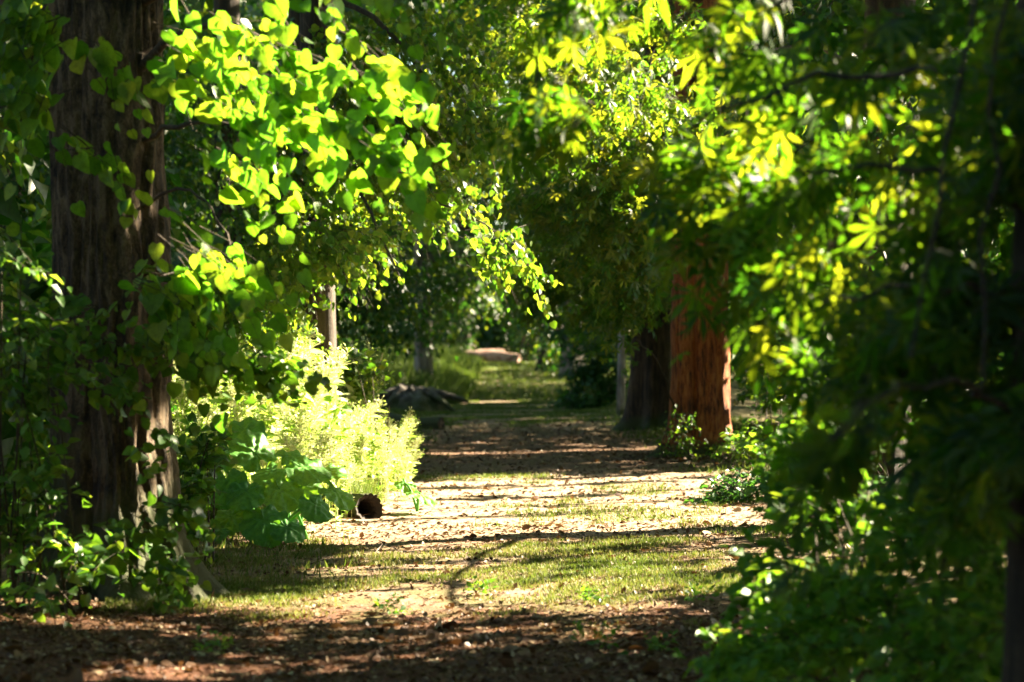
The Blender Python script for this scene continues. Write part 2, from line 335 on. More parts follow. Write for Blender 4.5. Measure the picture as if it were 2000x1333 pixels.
# ------------------------------------------------------------------ ground
def build_ground():
    xs = np.concatenate([np.linspace(-160, -12, 26)[:-1], np.linspace(-12, -4, 34)[:-1], np.linspace(-4, 4, 150)[:-1], np.linspace(4, 12, 34)[:-1], np.linspace(12, 160, 26)])
    ys = np.concatenate([np.linspace(-60, 5, 14)[:-1], np.linspace(5, 34, 320)[:-1], np.linspace(34, 100, 200)[:-1], np.linspace(100, 300, 30)])
    X, Y = np.meshgrid(xs, ys, indexing='xy'); V = np.stack([X, Y, gz(X, Y)], -1).reshape(-1, 3); nx = len(xs)
    i, j = np.meshgrid(np.arange(len(ys)-1), np.arange(nx-1), indexing='ij')
    F = np.stack([i*nx+j, i*nx+j+1, (i+1)*nx+j+1, (i+1)*nx+j], -1).reshape(-1, 4)
    m, n, l = mat('path_earth')
    ge = n.new('ShaderNodeNewGeometry'); sp = n.new('ShaderNodeSeparateXYZ'); l.new(ge.outputs['Position'], sp.inputs[0])
    def noise(s, d=6, r=.6, sx=1, sy=1):
        mp = n.new('ShaderNodeMapping'); mp.inputs['Scale'].default_value = (sx, sy, 1); l.new(ge.outputs['Position'], mp.inputs[0])
        x = N(n, 'ShaderNodeTexNoise', Scale=s, Detail=float(d), Roughness=r); l.new(mp.outputs[0], x.inputs['Vector']); return x.outputs[0]
    big, fine, grit = noise(.55, 5, .6, 1, .6), noise(9, 8, .7), noise(70, 6, .75)
    litter = ramp(n, [(.34, (.028, .011, .006)), (.48, (.085, .036, .02)), (.6, (.17, .082, .048)), (.74, (.28, .17, .11))])
    l.new(math_(n, l, 'ADD', math_(n, l, 'MULTIPLY', fine, .5), math_(n, l, 'MULTIPLY', grit, .5)), litter.inputs[0])
    straw = ramp(n, [(.34, (.11, .065, .04)), (.45, (.26, .18, .115)), (.6, (.44, .35, .25))])
    l.new(math_(n, l, 'ADD', math_(n, l, 'MULTIPLY', fine, .4), math_(n, l, 'MULTIPLY', grit, .6)), straw.inputs[0])
    green = ramp(n, [(.36, (.035, .04, .012)), (.5, (.08, .09, .025)), (.66, (.17, .16, .06))]); l.new(grit, green.inputs[0])
    # cover along the walk: litter near, grass and straw, bare earth, brown, grass
    yy = math_(n, l, 'ADD', sp.outputs[1], math_(n, l, 'MULTIPLY', math_(n, l, 'SUBTRACT', big, .5), 3.0))
    yn = math_(n, l, 'DIVIDE', yy, 100.)
    fs = ramp(n, [(.130, (0,)*3), (.146, (.5,)*3), (.165, (.65,)*3), (.182, (.3,)*3), (.19, (.85,)*3), (.262, (.9,)*3), (.285, (.30,)*3), (.33, (.18,)*3), (.41, (.35,)*3), (.44, (.6,)*3), (.62, (.6,)*3)]); l.new(yn, fs.inputs[0])
    mx = N(n, 'ShaderNodeMix', data_type='RGBA'); l.new(fs.outputs[0], mx.inputs[0]); l.new(litter.outputs[0], mx.inputs[6]); l.new(straw.outputs[0], mx.inputs[7])
    fg = ramp(n, [(.119, (0,)*3), (.128, (.65,)*3), (.175, (.55,)*3), (.185, (.05,)*3), (.27, (.12,)*3), (.38, (.12,)*3), (.43, (.6,)*3), (.56, (.5,)*3), (.62, (.9,)*3)]); l.new(yn, fg.inputs[0])
    pat = noise(1.6, 6, .65, 1, .7); pr = ramp(n, [(.44, (0,)*3), (.56, (1,)*3)]); l.new(pat, pr.inputs[0])
    side = math_(n, l, 'ABSOLUTE', math_(n, l, 'SUBTRACT', sp.outputs[0], .35)); sr = ramp(n, [(.36, (0,)*3), (.52, (1,)*3)])
    l.new(math_(n, l, 'ADD', math_(n, l, 'DIVIDE', side, 4.), math_(n, l, 'MULTIPLY', math_(n, l, 'SUBTRACT', pat, .5), .35)), sr.inputs[0])
    gf = math_(n, l, 'MULTIPLY', fg.outputs[0], pr.outputs[0])
    far = math_(n, l, 'GREATER_THAN', yn, .272)
    gf = math_(n, l, 'MAXIMUM', gf, math_(n, l, 'MULTIPLY', math_(n, l, 'MULTIPLY', sr.outputs[0], .65), far))
    m2 = N(n, 'ShaderNodeMix', data_type='RGBA'); l.new(gf, m2.inputs[0]); l.new(mx.outputs[2], m2.inputs[6]); l.new(green.outputs[0], m2.inputs[7])
    pb = N(n, 'ShaderNodeBsdfPrincipled', Roughness=.95); pb.inputs['Specular IOR Level'].default_value = .15
    l.new(m2.outputs[2], pb.inputs['Base Color'])
    b = N(n, 'ShaderNodeBump', Strength=.9, Distance=.02); l.new(math_(n, l, 'ADD', fine, math_(n, l, 'MULTIPLY', grit, .6)), b.inputs['Height']); l.new(b.outputs[0], pb.inputs['Normal'])
    o = n.new('ShaderNodeOutputMaterial'); l.new(pb.outputs[0], o.inputs[0])
    tag(mesh_obj('ground', V, [F], m, smooth=True), 'earth path with worn grass and brown leaf litter', kind='structure')
build_ground()

# ------------------------------------------------------------------ trees
def trunk(name, base, top, r0, r1, m, parent, flare=.5, fl_h=.5, lobes=7, amp=.10, rid=.03, nr=26, nang=96, bend=0., rows=90, seed=0, split=None):
    b = np.array([*base[:2], float(gz(base[0], base[1]))-.12]); top = np.asarray(top, float)
    t = np.linspace(0, 1, rows)**1.3; pts = b+(top-b)*t[:, None]
    pts[:, 0] += bend*np.sin(t*np.pi); H = top[2]-b[2]
    r = r0+(r1-r0)*t
    ph = np.random.default_rng(seed).uniform(0, 6.28, 12)
    def ridge(th, tt):
        z = (tt**1.3)*H
        fl = flare*np.exp(-z/(fl_h*.45))
        a = np.cos(lobes*th+ph[0]+.5*np.sin(th*2+ph[1]))*.55+np.cos((lobes-3)*th+ph[2])*.45
        q = 1+fl*(1+.75*a)+amp*a*np.exp(-z/2.5)+amp*.5*np.cos(3*th+ph[3]+z*.5)
        wv = 1.4*np.sin(z*1.7+ph[4]+2*th)+.9*np.sin(z*4.3+ph[5]+3*th)+.7*np.sin(z*8.1+ph[10]-4*th)+1.6*np.sin(2*th+ph[11])+1.2*np.sin(5*th+ph[0]+z)
        bk = np.abs(np.sin(nr/2*th+wv))*(.6+.4*np.sin(3*th+z*2.3+ph[6]))
        bk2 = np.sin(round(nr*1.7)*th+2.4*np.sin(z*5+ph[6]+2*th)+1.5*wv+ph[7])*np.sin(z*6+4*th+ph[8])
        lump = .02*np.sin(z*5+3*th+ph[8])+.015*np.sin(z*9-2*th+ph[9])
        if split:
            for a0, dp, wd_ in split: q = q-dp*np.exp(-((th-a0-.06*np.sin(z*2.1))/wd_)**2)
        return q+rid*(bk-.5)+rid*.3*bk2+lump
    g = Geo(); tube(g, pts, r, nang, ridge)
    return g.build(name, m, parent, tuple(parent.location), True), pts, r
def limbs(parent, m, specs, name='branch'):
    for a, c, r0, r1 in specs:
        g = Geo(); a = np.asarray(a, float); c = np.asarray(c, float); mid = (a+c)/2+np.array([0, 0, .18*np.linalg.norm(c-a)])+rng.normal(size=3)*.05*np.linalg.norm(c-a)
        p = curve3(a, mid, c, 14); p[1:-1] += rng.normal(size=(12, 3))*.012
        tube(g, p, np.linspace(r0, r1, 14), 7)
        g.build(name, m, parent, tuple(parent.location), True)
def tw_faces(tw): return tw.f[4]
def crown(parent, lobes_, m, tm, size, name='crown', twigs=True, K=10, L=.5, droop=.4, nb=S*.6+np.array([0, -.1, .5]), nsig=.5, hang=.5, cull=True, dj=.45, shell=.0, djit=.3):
    """lobes_: (centre, radii, n, main direction)"""
    g = Geo(); tw = Geo() if twigs else None
    for c, r, n, d in lobes_:
        p, u = inball(n, c, r, shell)
        dd = np.asarray(d)+u*.35+rng.normal(size=(n, 3))*dj
        LL = L*rnd(n, .6, 1.3); dd = nz(dd); p = p-dd*(LL*.55)[:, None]; p[:, 2] += .15*LL
        sprays(g, tw, p, dd, LL, droop*rnd(n, .5, 1.4), K, tm, size, nb, nsig, hang, djit, cull)
    nleaf = sum(len(f) for f in g.f[3]); mi = np.zeros(nleaf, int)
    if twigs and tw.n:
        mi = np.concatenate([mi, np.ones(sum(len(f) for f in tw.f[4]), int)])
        g.f[4] = [f+g.n for f in tw_faces(tw)]; g.v += tw.v; g.a += tw.a; g.n += tw.n
    return mesh_obj(name, np.concatenate(g.v), [np.concatenate(f) for f in g.f.values()], [m, M_twig], parent, tuple(parent.location), np.concatenate(g.a), mi=mi)
def LB(px, py, Z, rx, ry, rz, n, d): return (W(px, py, Z), (rx*Z/FPX, rz, ry*Z/FPX), n, d)
def baseat(px, py, Z=None):
    Z = CAMZ*FPX/(py-CY) if Z is None else Z
    x = (px-CX)*Z/FPX; return (x, Z, float(gz(x, Z)))
RD, LD = np.array([.85, -.15, -.35]), np.array([-.85, -.15, -.4])

# --- the big lime by the path, left
b = baseat(235, 1180, 13.8)
t = thing('lime_tree', 'thick ridged lime trunk in left foreground with bright backlit leaves hanging over it', 'tree', b)
trunk('trunk', b, (b[0]-.05, 13.8, 10.), .335, .26, M_bark, t, .75, .55, 7, .10, .085, 22, 160, -.06, 170, 2, [(3.4, .08, .08), (2.7, .06, .06), (4.0, .06, .06)])
T = np.array([b[0]+.1, 13.7, 0])
A = W(470, 60, 11.9); B = W(820, 330, 11.5)
limbs(t, M_twig, [(T+[0, 0, 3.0], W(560, 120, 11.9), .03, .010), (W(560, 120, 11.9), W(800, 240, 11.5), .010, .004), (T+[0, 0, 2.6], W(520, 290, 11.9), .018, .005), (T+[0, 0, 3.4], W(640, -20, 11.6), .03, .01),
                  (T+[0, 0, 2.2], W(450, 480, 12.3), .012, .004), (T+[0, 0, 4.], W(60, 120, 12.5), .02, .008)])
NF = np.array([-.35, -.75, .15])
crown(t, [LB(420, 110, 12, 90, 80, .35, 15, RD), LB(560, 90, 11.9, 120, 60, .3, 14, RD), LB(650, 180, 11.7, 120, 75, .25, 14, RD), LB(755, 190, 11.5, 70, 85, .2, 9, RD), LB(520, 250, 11.9, 100, 60, .25, 9, RD),
          LB(480, 340, 11.9, 50, 50, .2, 7, RD), LB(720, 290, 11.5, 70, 50, .2, 8, RD), LB(800, 320, 11.4, 25, 30, .1, 3, RD), LB(370, 230, 12.5, 50, 110, .3, 14, RD), LB(640, 20, 11.4, 40, 30, .2, 3, RD), LB(770, 15, 11.2, 15, 12, .1, 2, RD),
          LB(390, 430, 12.4, 60, 70, .25, 17, RD), LB(430, 540, 12.3, 70, 60, .25, 16, RD), LB(360, 620, 12.6, 50, 60, .2, 10, RD), LB(250, 150, 12.6, 70, 60, .2, 6, RD), LB(220, 320, 12.6, 50, 30, .15, 4, RD),
          LB(40, 80, 12.4, 60, 90, .3, 20, LD*.6), LB(60, 200, 12.4, 40, 60, .2, 6, LD*.4)],
      M_lime, HEART, .118, K=6, L=.5, droop=.5, nb=NF+np.array([0, -.15, 0]), nsig=.36, hang=.85, djit=.28, dj=.3)
crown(t, [((b[0]+.5, 14, 6.2), (2.3, 2.3, 2.0), 420, (0, 0, -.4)), ((b[0]-1.5, 14, 5.6), (2., 2, 1.8), 300, (0, 0, -.4))], M_wood, OVAL, .12, 'upper_crown', False, 10, .6)
crown(t, [LB(330, 690, 12.9, 90, 60, .3, 16, RD*.7), LB(430, 720, 12.9, 110, 30, .25, 22, RD), LB(540, 730, 12.8, 60, 28, .2, 14, RD), LB(150, 640, 12.7, 80, 60, .3, 14, LD), LB(230, 760, 12.8, 70, 50, .25, 10, RD), LB(300, 890, 13., 50, 60, .2, 5, RD*.6), LB(350, 1010, 13.1, 50, 60, .2, 9, RD*.5), LB(230, 1080, 12.9, 120, 70, .25, 14, RD*.3), LB(330, 1130, 13, 60, 40, .2, 9, RD*.3), LB(300, 560, 12.9, 40, 50, .2, 6, RD)],
      M_shrub, HEART, .085, 'sprouting_growth', K=8, L=.3, droop=.25, nb=(0, -.5, .7), nsig=.4, hang=.15)

# --- second lime with the bough that droops over the path
b = baseat(625, 950, 24.5)
t = thing('lime_tree', 'lime tree behind the sunlit weeds, its long bough drooping over the path', 'tree', b)
trunk('trunk', b, (b[0]-.2, 24.5, 11.), .19, .13, M_dark, t, .4, .4, 5, .08, .03, 18, 48, .05, 60, 4)
T = np.array([b[0], 24.5, 0])
limbs(t, M_twig, [(T+[0, 0, 4.2], W(860, 400, 22.5), .035, .01), (W(860, 400, 22.5), W(1060, 560, 21), .01, .004), (T+[0, 0, 3.6], W(780, 540, 22.3), .03, .008), (T+[0, 0, 5], W(850, 180, 23.5), .04, .012), (T+[0, 0, 3.2], W(500, 480, 23.5), .03, .008), (T+[0, 0, 6], W(780, -60, 23), .04, .01), (T+[0, 0, 2.6], W(700, 600, 23), .02, .006)])
D2 = np.array([.8, -.2, -.5])
crown(t, [LB(690, 330, 24, 170, 140, .8, 150, D2), LB(830, 330, 23.6, 130, 120, .7, 140, D2), LB(800, 150, 24, 190, 140, .9, 240, D2), LB(900, 430, 22.5, 90, 80, .6, 70, D2), LB(980, 500, 21.5, 60, 50, .45, 30, D2), LB(1035, 545, 21, 20, 25, .2, 7, D2),
          LB(760, 520, 22.8, 110, 80, .6, 130, D2), LB(690, 480, 24, 130, 90, .6, 90, D2), LB(850, 540, 22.2, 70, 50, .5, 40, D2), LB(600, 560, 23.5, 150, 120, .6, 130, D2*.8), LB(700, 620, 23, 100, 40, .5, 40, D2), LB(800, 640, 22, 50, 45, .4, 42, D2), LB(870, 590, 22, 40, 35, .4, 16, D2), LB(470, 600, 24, 130, 110, .6, 100, D2*.6), LB(560, 400, 24.5, 150, 130, .5, 90, D2), LB(950, 260, 23, 50, 60, .5, 40, D2), LB(970, 340, 22.2, 12, 40, .2, 8, D2*[.2, 1, 1.6]),
          ((b[0]+.6, 24.5, 7.2), (2.8, 2.8, 1.9), 500, (0, 0, -.4))],
      M_lime2, HEART, .085, K=11, L=.5, droop=.55, nb=NF*.6+np.array([0, 0, .35]), nsig=.5, hang=.7)

# --- red barked tree on the right and its neighbours
b = baseat(1366, 893, 31)
t = thing('avenue_tree', 'stout tree with orange red fluted bark standing right of the path', 'tree', b)
trunk('trunk', b, (b[0]+.1, 31.2, 11.), .37, .27, M_red, t, .85, .42, 5, .15, .02, 26, 128, -.02, 130, 9, [(2.74, .36, .19), (3.75, .10, .08), (3.3, .05, .05), (4.25, .08, .07), (2.2, .08, .06)])
T = np.array([b[0], 31, 0])
limbs(t, M_twig, [(T+[0, 0, 2.8], W(1180, 420, 28.5), .05, .012), (T+[0, 0, 3.2], W(1420, 350, 28), .05, .012), (T+[0, 0, 3.8], W(1240, 200, 27), .06, .015), (T+[0, 0, 5], W(1200, 40, 26), .07, .02), (T+[-.3, 0, .45], W(1240, 665, 30), .016, .006), (T+[0, 0, 5], W(1550, 20, 30), .07, .02)])
crown(t, [LB(1340, 400, 29, 150, 65, 1., 120, LD), LB(1250, 570, 29.6, 50, 40, .4, 26, LD), LB(1180, 430, 28.5, 120, 100, .9, 110, LD), LB(1230, 260, 27.5, 200, 120, 1.2, 190, LD), LB(1440, 300, 29, 150, 150, 1.2, 150, LD), LB(1230, 520, 29, 60, 40, .6, 40, LD), LB(1215, 610, 29.8, 40, 40, .5, 16, LD), LB(1500, 560, 30.5, 40, 110, .6, 50, LD*.5), LB(1500, 720, 32, 40, 90, .8, 40, LD*.5),
          LB(1200, 90, 26, 220, 110, 1.3, 190, LD), LB(1420, 60, 27, 160, 120, 1.2, 150, LD), LB(1050, 380, 29, 70, 60, .6, 40, LD), ((2.4, 31, 7.6), (3.2, 3.2, 2.0), 450, (0, 0, -.4))],
      M_chest, PALM5, .17, K=6, L=.7, droop=.35, nb=S*.5+np.array([-.2, -.35, .5]), nsig=.45, hang=.45)
for lb in ([LB(1335, 845, 30.4, 35, 45, .12, 34, LD*.4), LB(1320, 880, 30.3, 40, 14, .15, 14, LD*.3)], [LB(1415, 620, 30.4, 14, 18, .06, 5, LD*.3)], [LB(1400, 885, 30.4, 25, 12, .1, 9, LD*.3)]):
    crown(t, lb, M_shrub, OVAL, .06, 'sprouting_growth', K=8, L=.22, droop=.1, nb=(0, -.4, .8), hang=.1)
b = baseat(1272, 842, 40.8)
t = thing('avenue_tree', 'dark brown fluted trunk just left of and behind the red barked one', 'tree', b)
trunk('trunk', b, (b[0]+.2, 41, 10.), .37, .30, M_brown, t, .6, .5, 6, .12, .03, 20, 72, .05, 80, 12)
T = np.array([b[0], 41, 0])
limbs(t, M_twig, [(T+[0, 0, 3], W(1130, 480, 39), .05, .012), (T+[0, 0, 4], W(1100, 300, 38), .05, .012), (T+[0, 0, 4], W(1300, 260, 38), .05, .012)])
crown(t, [LB(1150, 470, 39, 130, 120, 1.3, 150, LD), LB(1060, 330, 38, 140, 130, 1.4, 160, LD), LB(1300, 300, 39, 200, 200, 1.4, 200, LD), LB(1180, 590, 40, 90, 50, .8, 70, LD), LB(1060, 560, 39, 70, 50, .8, 60, LD), LB(1270, 560, 39, 60, 60, .5, 40, LD), LB(1090, 100, 37, 200, 150, 1.6, 220, LD), ((2.0, 41, 8.2), (3.5, 3.5, 2.), 350, (0, 0, -.4))],
      M_chest, PALM5, .19, K=6, L=.8, droop=.35, nb=S*.5+np.array([-.2, -.2, .6]), nsig=.5, hang=.45)
def far_tree(px, py, Z, r0, r1, m, label, bend=0., lean=0., fl=.4, lobes_=(), top=9., seed=1, cat='tree', size=.2, grp=None):
    b = baseat(px, py, Z); t = thing('avenue_tree', label, cat, b, grp)
    tp, _, _ = trunk('trunk', b, (b[0]+lean, Z, top), r0, r1, m, t, fl, .7, 5, .09, .02, 14, 40, bend, 50, seed)
    if lobes_:
        limbs(t, M_twig, [((b[0]+lean*.4, Z, max(2.2, top*.4)), l[0], .06, .02) for l in lobes_])
        crown(t, lobes_, M_wood, OVAL, size, twigs=False, K=9, L=.8, nb=S*.4+np.array([0, -.2, .6]), hang=.4)
    return t
far_tree(1213, 812, 47, .075, .06, M_pale, 'slim pale grey trunk peeping out left of the dark brown one', 0, .1, .2, [LB(1230, 300, 47, 150, 180, 1.2, 120, LD)], 8, 5, size=.16)
far_tree(1120, 752, 74, .30, .22, M_pale, 'pale grey trunk with curved flaring foot beyond the dark shrub', -.25, .55, .7, [LB(1150, 420, 74, 120, 160, 2., 170, LD), LB(1060, 520, 73, 60, 70, 1., 70, LD)], 10, 6)
far_tree(1078, 745, 78, .42, .34, M_dark, 'dark trunk in shade nearest the pale curved one', 0, -.2, .4, [LB(1050, 400, 78, 110, 200, 2., 170, LD), LB(1060, 590, 77, 60, 60, 1., 90, LD), LB(1085, 680, 75, 30, 40, .8, 40, LD)], 11, 7)
far_tree(1040, 728, 88, .40, .34, M_dark, 'farthest dark trunk at the right edge of the distant path', 0, 0, .3, [LB(1030, 520, 88, 60, 120, 2., 150, LD), LB(1050, 640, 84, 45, 60, 1, 120, LD)], 11, 8)
far_tree(828, 770, 62, .24, .18, M_pale, 'pale grey trunk half hidden behind the drooping lime bough', 0, -.1, .4, [LB(800, 400, 62, 150, 200, 2., 260, RD), LB(870, 560, 61, 60, 60, 1, 90, RD), LB(800, 640, 60, 70, 40, 1, 60, RD)], 10, 9)
far_tree(905, 715, 96, .3, .25, M_dark, 'distant dark trunk left of the felled logs', 0, 0, .3, [LB(880, 500, 96, 80, 140, 2., 200, RD), LB(930, 420, 96, 90, 130, 2, 200, RD), LB(880, 650, 92, 50, 40, 1, 70, RD), LB(960, 580, 97, 60, 40, 1, 90, RD), LB(880, 600, 90, 60, 60, 1, 110, RD), LB(1010, 640, 94, 30, 50, 1, 70, LD)], 11, 10)
far_tree(575, 880, 35, .17, .13, M_dark, 'slender dark trunk deep in the shade left of the drooping bough', 0, .1, .3, [LB(580, 250, 35, 220, 220, 1.4, 320, RD), LB(620, 560, 35, 170, 110, 1.2, 260, RD), LB(760, 560, 34, 90, 90, 1., 130, RD)], 10, 11, size=.13)
far_tree(450, 880, 33, .2, .16, M_dark, 'shaded trunk between the thick lime and the weeds', 0, -.1, .3, [LB(420, 300, 32, 190, 260, 1.4, 330, RD), LB(450, 640, 31, 180, 100, 1.2, 170, RD)], 10, 13, size=.13)
far_tree(20, 900, 30, .2, .16, M_dark, 'shaded trunk behind the leafy left edge of the wood', 0, 0, .3, [LB(30, 300, 29, 220, 280, 1.4, 330, RD), LB(60, 660, 28, 180, 120, 1.2, 170, RD)], 10, 14, size=.13)

# --- near tree at the right edge, its boughs fill the upper right
b = baseat(2015, 1400, 7.4)
t = thing('foreground_tree', 'black shadowed tree at the right edge whose blurred leaves hang across the picture', 'tree', b)
trunk('trunk', b, (b[0]+.15, 7.6, 8.), .10, .075, M_dark, t, .3, .4, 5, .06, .03, 16, 40, .02, 50, 15)
T = np.array([b[0], 7.4, 0])
limbs(t, M_dark, [(T+[0, 0, 1.9], W(1550, 330, 7.2), .012, .006), (T+[0, 0, 2.3], W(1350, 250, 8), .013, .006), (T+[0, 0, 1.6], W(1600, 600, 7.5), .01, .005), (T+[0, 0, 2.8], W(1500, 20, 8.2), .014, .006), (T+[0, 0, 1.2], W(1620, 860, 5.5), .012, .004), (T+[0, 0, 3.], W(1120, 250, 9), .014, .004), (T+[0, 0, 3.5], W(1780, 700, 6.8), .008, .006), (T+[0, 0, 3.5], W(1920, 760, 6.9), .008, .006)])
NN = S*.5+np.array([-.25, -.45, .35])
crown(t, [LB(1800, 120, 8.2, 170, 100, .6, 34, LD), LB(1570, 150, 8.8, 130, 90, .6, 22, LD), LB(1700, 330, 8.4, 170, 100, .6, 34, LD), LB(1480, 350, 9.2, 120, 70, .6, 20, LD), LB(1900, 330, 7.6, 100, 150, .5, 38, LD), LB(1640, 530, 8.6, 130, 70, .6, 26, LD), LB(1850, 600, 7.8, 130, 120, .5, 42, LD), LB(1740, 690, 8.2, 100, 50, .5, 22, LD), LB(1940, 880, 7.4, 70, 140, .4, 30, LD), LB(1400, 480, 9.4, 80, 50, .4, 9, LD),
          LB(1960, 150, 7.4, 50, 150, .4, 22, LD), LB(1610, 870, 6.2, 45, 50, .2, 4, LD), LB(1340, 310, 9.2, 50, 40, .3, 5, LD), LB(1080, 230, 9.4, 45, 40, .2, 5, LD), LB(1030, 200, 9.5, 20, 30, .2, 2, LD), LB(1110, 20, 9.6, 80, 30, .4, 8, LD), LB(1260, 20, 9.4, 110, 35, .5, 14, LD), LB(1430, 70, 9, 90, 50, .5, 12, LD), LB(1560, 700, 9.2, 40, 40, .4, 5, LD),
          ((2.4, 9.5, 4.8), (1.5, 2., 1.3), 150, (0, 0, -.4))],
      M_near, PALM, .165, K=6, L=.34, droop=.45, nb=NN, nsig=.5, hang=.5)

# --- added tree hidden behind the near leaves, right, placed for its shade
b = (3.1, 20.2, float(gz(3.1, 20.2)))
t = thing('avenue_tree', 'added shade tree mostly hidden behind the blurred leaves between red trunk and right edge', 'tree', b)
trunk('trunk', b, (3.2, 20.2, 9), .24, .18, M_dark, t, .4, .4, 6, .1, .03, 18, 48, 0, 50, 17)
T = np.array([3.1, 20.2, 0])
limbs(t, M_twig, [(T+[0, 0, 2.5], W(1650, 300, 15), .04, .01), (T+[0, 0, 3], W(1500, 100, 16), .04, .01), (T+[0, 0, 2], W(1700, 650, 14.5), .03, .01)])
crown(t, [LB(1750, 250, 15, 200, 200, .9, 110, LD), LB(1720, 600, 14.8, 140, 120, .7, 50, LD), LB(1900, 600, 15.2, 120, 220, .9, 80, LD), LB(1500, 70, 17, 150, 80, .8, 50, LD), ((3.2, 16, 6.5), (2.8, 2.8, 2.2), 450, (0, 0, -.4))],
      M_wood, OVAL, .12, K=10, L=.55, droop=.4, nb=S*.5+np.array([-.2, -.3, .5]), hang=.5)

# ------------------------------------------------------------------ shrubs
def shrub(name, label, cat, px, py, Z, lobes_, m, tm, size, K=9, L=.35, droop=.25, nb=(0, -.35, .75), hang=.15, stems=9, grp=None, nsig=.4):
    b = baseat(px, py, Z); t = thing(name, label, cat, b, grp); B = np.array(b)
    g = Geo()
    for i in range(stems):
        c, r, n, d = lobes_[i % len(lobes_)]; e = np.asarray(c)+rng.normal(size=3)*np.asarray(r)*.5
        if e[2] < B[2]+.1: e[2] = B[2]+.25
        s = B+np.array([rng.normal()*.1, rng.normal()*.08, -.03]); tube(g, curve3(s, (s+e)/2+[0, 0, .15], e, 9), np.linspace(.008, .003, 9), 5)
    g.build('stems', M_twig, t, b, True)
    crown(t, lobes_, m, tm, size, 'foliage', True, K, L, droop, nb, nsig, hang)
    return t
UP = np.array([0, -.2, .5])
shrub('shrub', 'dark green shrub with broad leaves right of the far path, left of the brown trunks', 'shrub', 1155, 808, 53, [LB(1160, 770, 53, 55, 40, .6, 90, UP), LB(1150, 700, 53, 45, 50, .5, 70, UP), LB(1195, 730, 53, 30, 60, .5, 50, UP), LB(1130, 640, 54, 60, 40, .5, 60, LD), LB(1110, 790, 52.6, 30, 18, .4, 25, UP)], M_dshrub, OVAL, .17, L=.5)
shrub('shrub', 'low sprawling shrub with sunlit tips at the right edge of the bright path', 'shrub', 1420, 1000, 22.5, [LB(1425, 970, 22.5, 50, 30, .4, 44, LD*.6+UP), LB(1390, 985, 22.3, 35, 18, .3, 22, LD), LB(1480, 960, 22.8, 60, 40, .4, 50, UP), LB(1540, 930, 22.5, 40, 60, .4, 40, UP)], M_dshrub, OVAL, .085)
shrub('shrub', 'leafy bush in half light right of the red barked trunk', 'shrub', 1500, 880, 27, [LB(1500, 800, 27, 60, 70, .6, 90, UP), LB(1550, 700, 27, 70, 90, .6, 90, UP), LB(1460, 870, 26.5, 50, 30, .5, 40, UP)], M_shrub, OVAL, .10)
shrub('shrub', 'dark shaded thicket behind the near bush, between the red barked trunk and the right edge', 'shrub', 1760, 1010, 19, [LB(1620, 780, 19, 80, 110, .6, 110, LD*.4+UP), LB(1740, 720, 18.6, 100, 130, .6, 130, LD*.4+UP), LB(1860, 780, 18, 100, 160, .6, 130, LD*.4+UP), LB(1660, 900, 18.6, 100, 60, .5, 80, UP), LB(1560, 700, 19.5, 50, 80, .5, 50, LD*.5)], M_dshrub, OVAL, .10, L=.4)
shrub('shrub', 'large blurred green bush filling the lower right foreground', 'shrub', 1720, 1400, 9.4, [LB(1620, 1010, 10.5, 100, 90, .5, 70, LD*.6+UP), LB(1500, 1150, 10.4, 45, 90, .35, 40, LD*.6+UP), LB(1740, 930, 10.2, 170, 110, .6, 120, LD*.6+UP), LB(1860, 900, 9.4, 90, 90, .4, 50, LD*.6+UP), LB(1620, 880, 10.8, 100, 60, .4, 60, LD*.6+UP), LB(1560, 960, 10.8, 70, 60, .4, 50, LD*.6+UP), LB(1620, 1220, 9.6, 160, 120, .5, 130, LD*.6+UP), LB(1850, 1100, 9.2, 160, 180, .6, 150, LD*.5+UP), LB(1440, 1300, 9.8, 50, 50, .3, 34, LD*.6+UP), LB(1880, 1300, 8.4, 140, 120, .4, 80, LD*.5+UP), LB(1500, 1400, 9.0, 120, 60, .4, 50, UP)], M_bush, OVAL, .085, K=9, L=.28, stems=26, nb=S*.3+np.array([0, -.3, .6]))
shrub('shrub', 'dark understorey bush hugging the foot of the thick lime at far left', 'shrub', 60, 1200, 12.6, [LB(50, 650, 12.4, 80, 80, .3, 26, RD*.6), LB(20, 520, 12.3, 50, 40, .25, 9, RD*.8), LB(70, 760, 12.4, 100, 60, .3, 22, RD*.5), LB(40, 950, 12.5, 90, 100, .4, 24, UP), LB(110, 1080, 12.5, 130, 60, .3, 22, UP), LB(60, 1180, 12., 90, 40, .3, 7, UP)], M_shrub, OVAL, .10, K=8, L=.34, stems=16, nb=(.1, -.35, .7))
shrub('shrub', 'light green sapling leaves between the lime trunk and the big ribbed leaves', 'shrub', 370, 1080, 15.6, [LB(370, 1000, 15.6, 45, 70, .25, 34, UP), LB(400, 900, 16, 50, 60, .3, 26, UP)], M_shrub, HEART, .075, L=.26)
shrub('shrub', 'yellow green leafy bush glowing behind and above the tall weeds', 'shrub', 740, 930, 24, [LB(740, 740, 24.6, 40, 50, .4, 45, D2*.6), LB(690, 720, 25, 60, 40, .4, 40, UP), LB(775, 830, 23.5, 22, 40, .3, 14, D2*.7)], M_lime2, HEART, .085, L=.35, nb=NF*.5+np.array([0, 0, .4]))

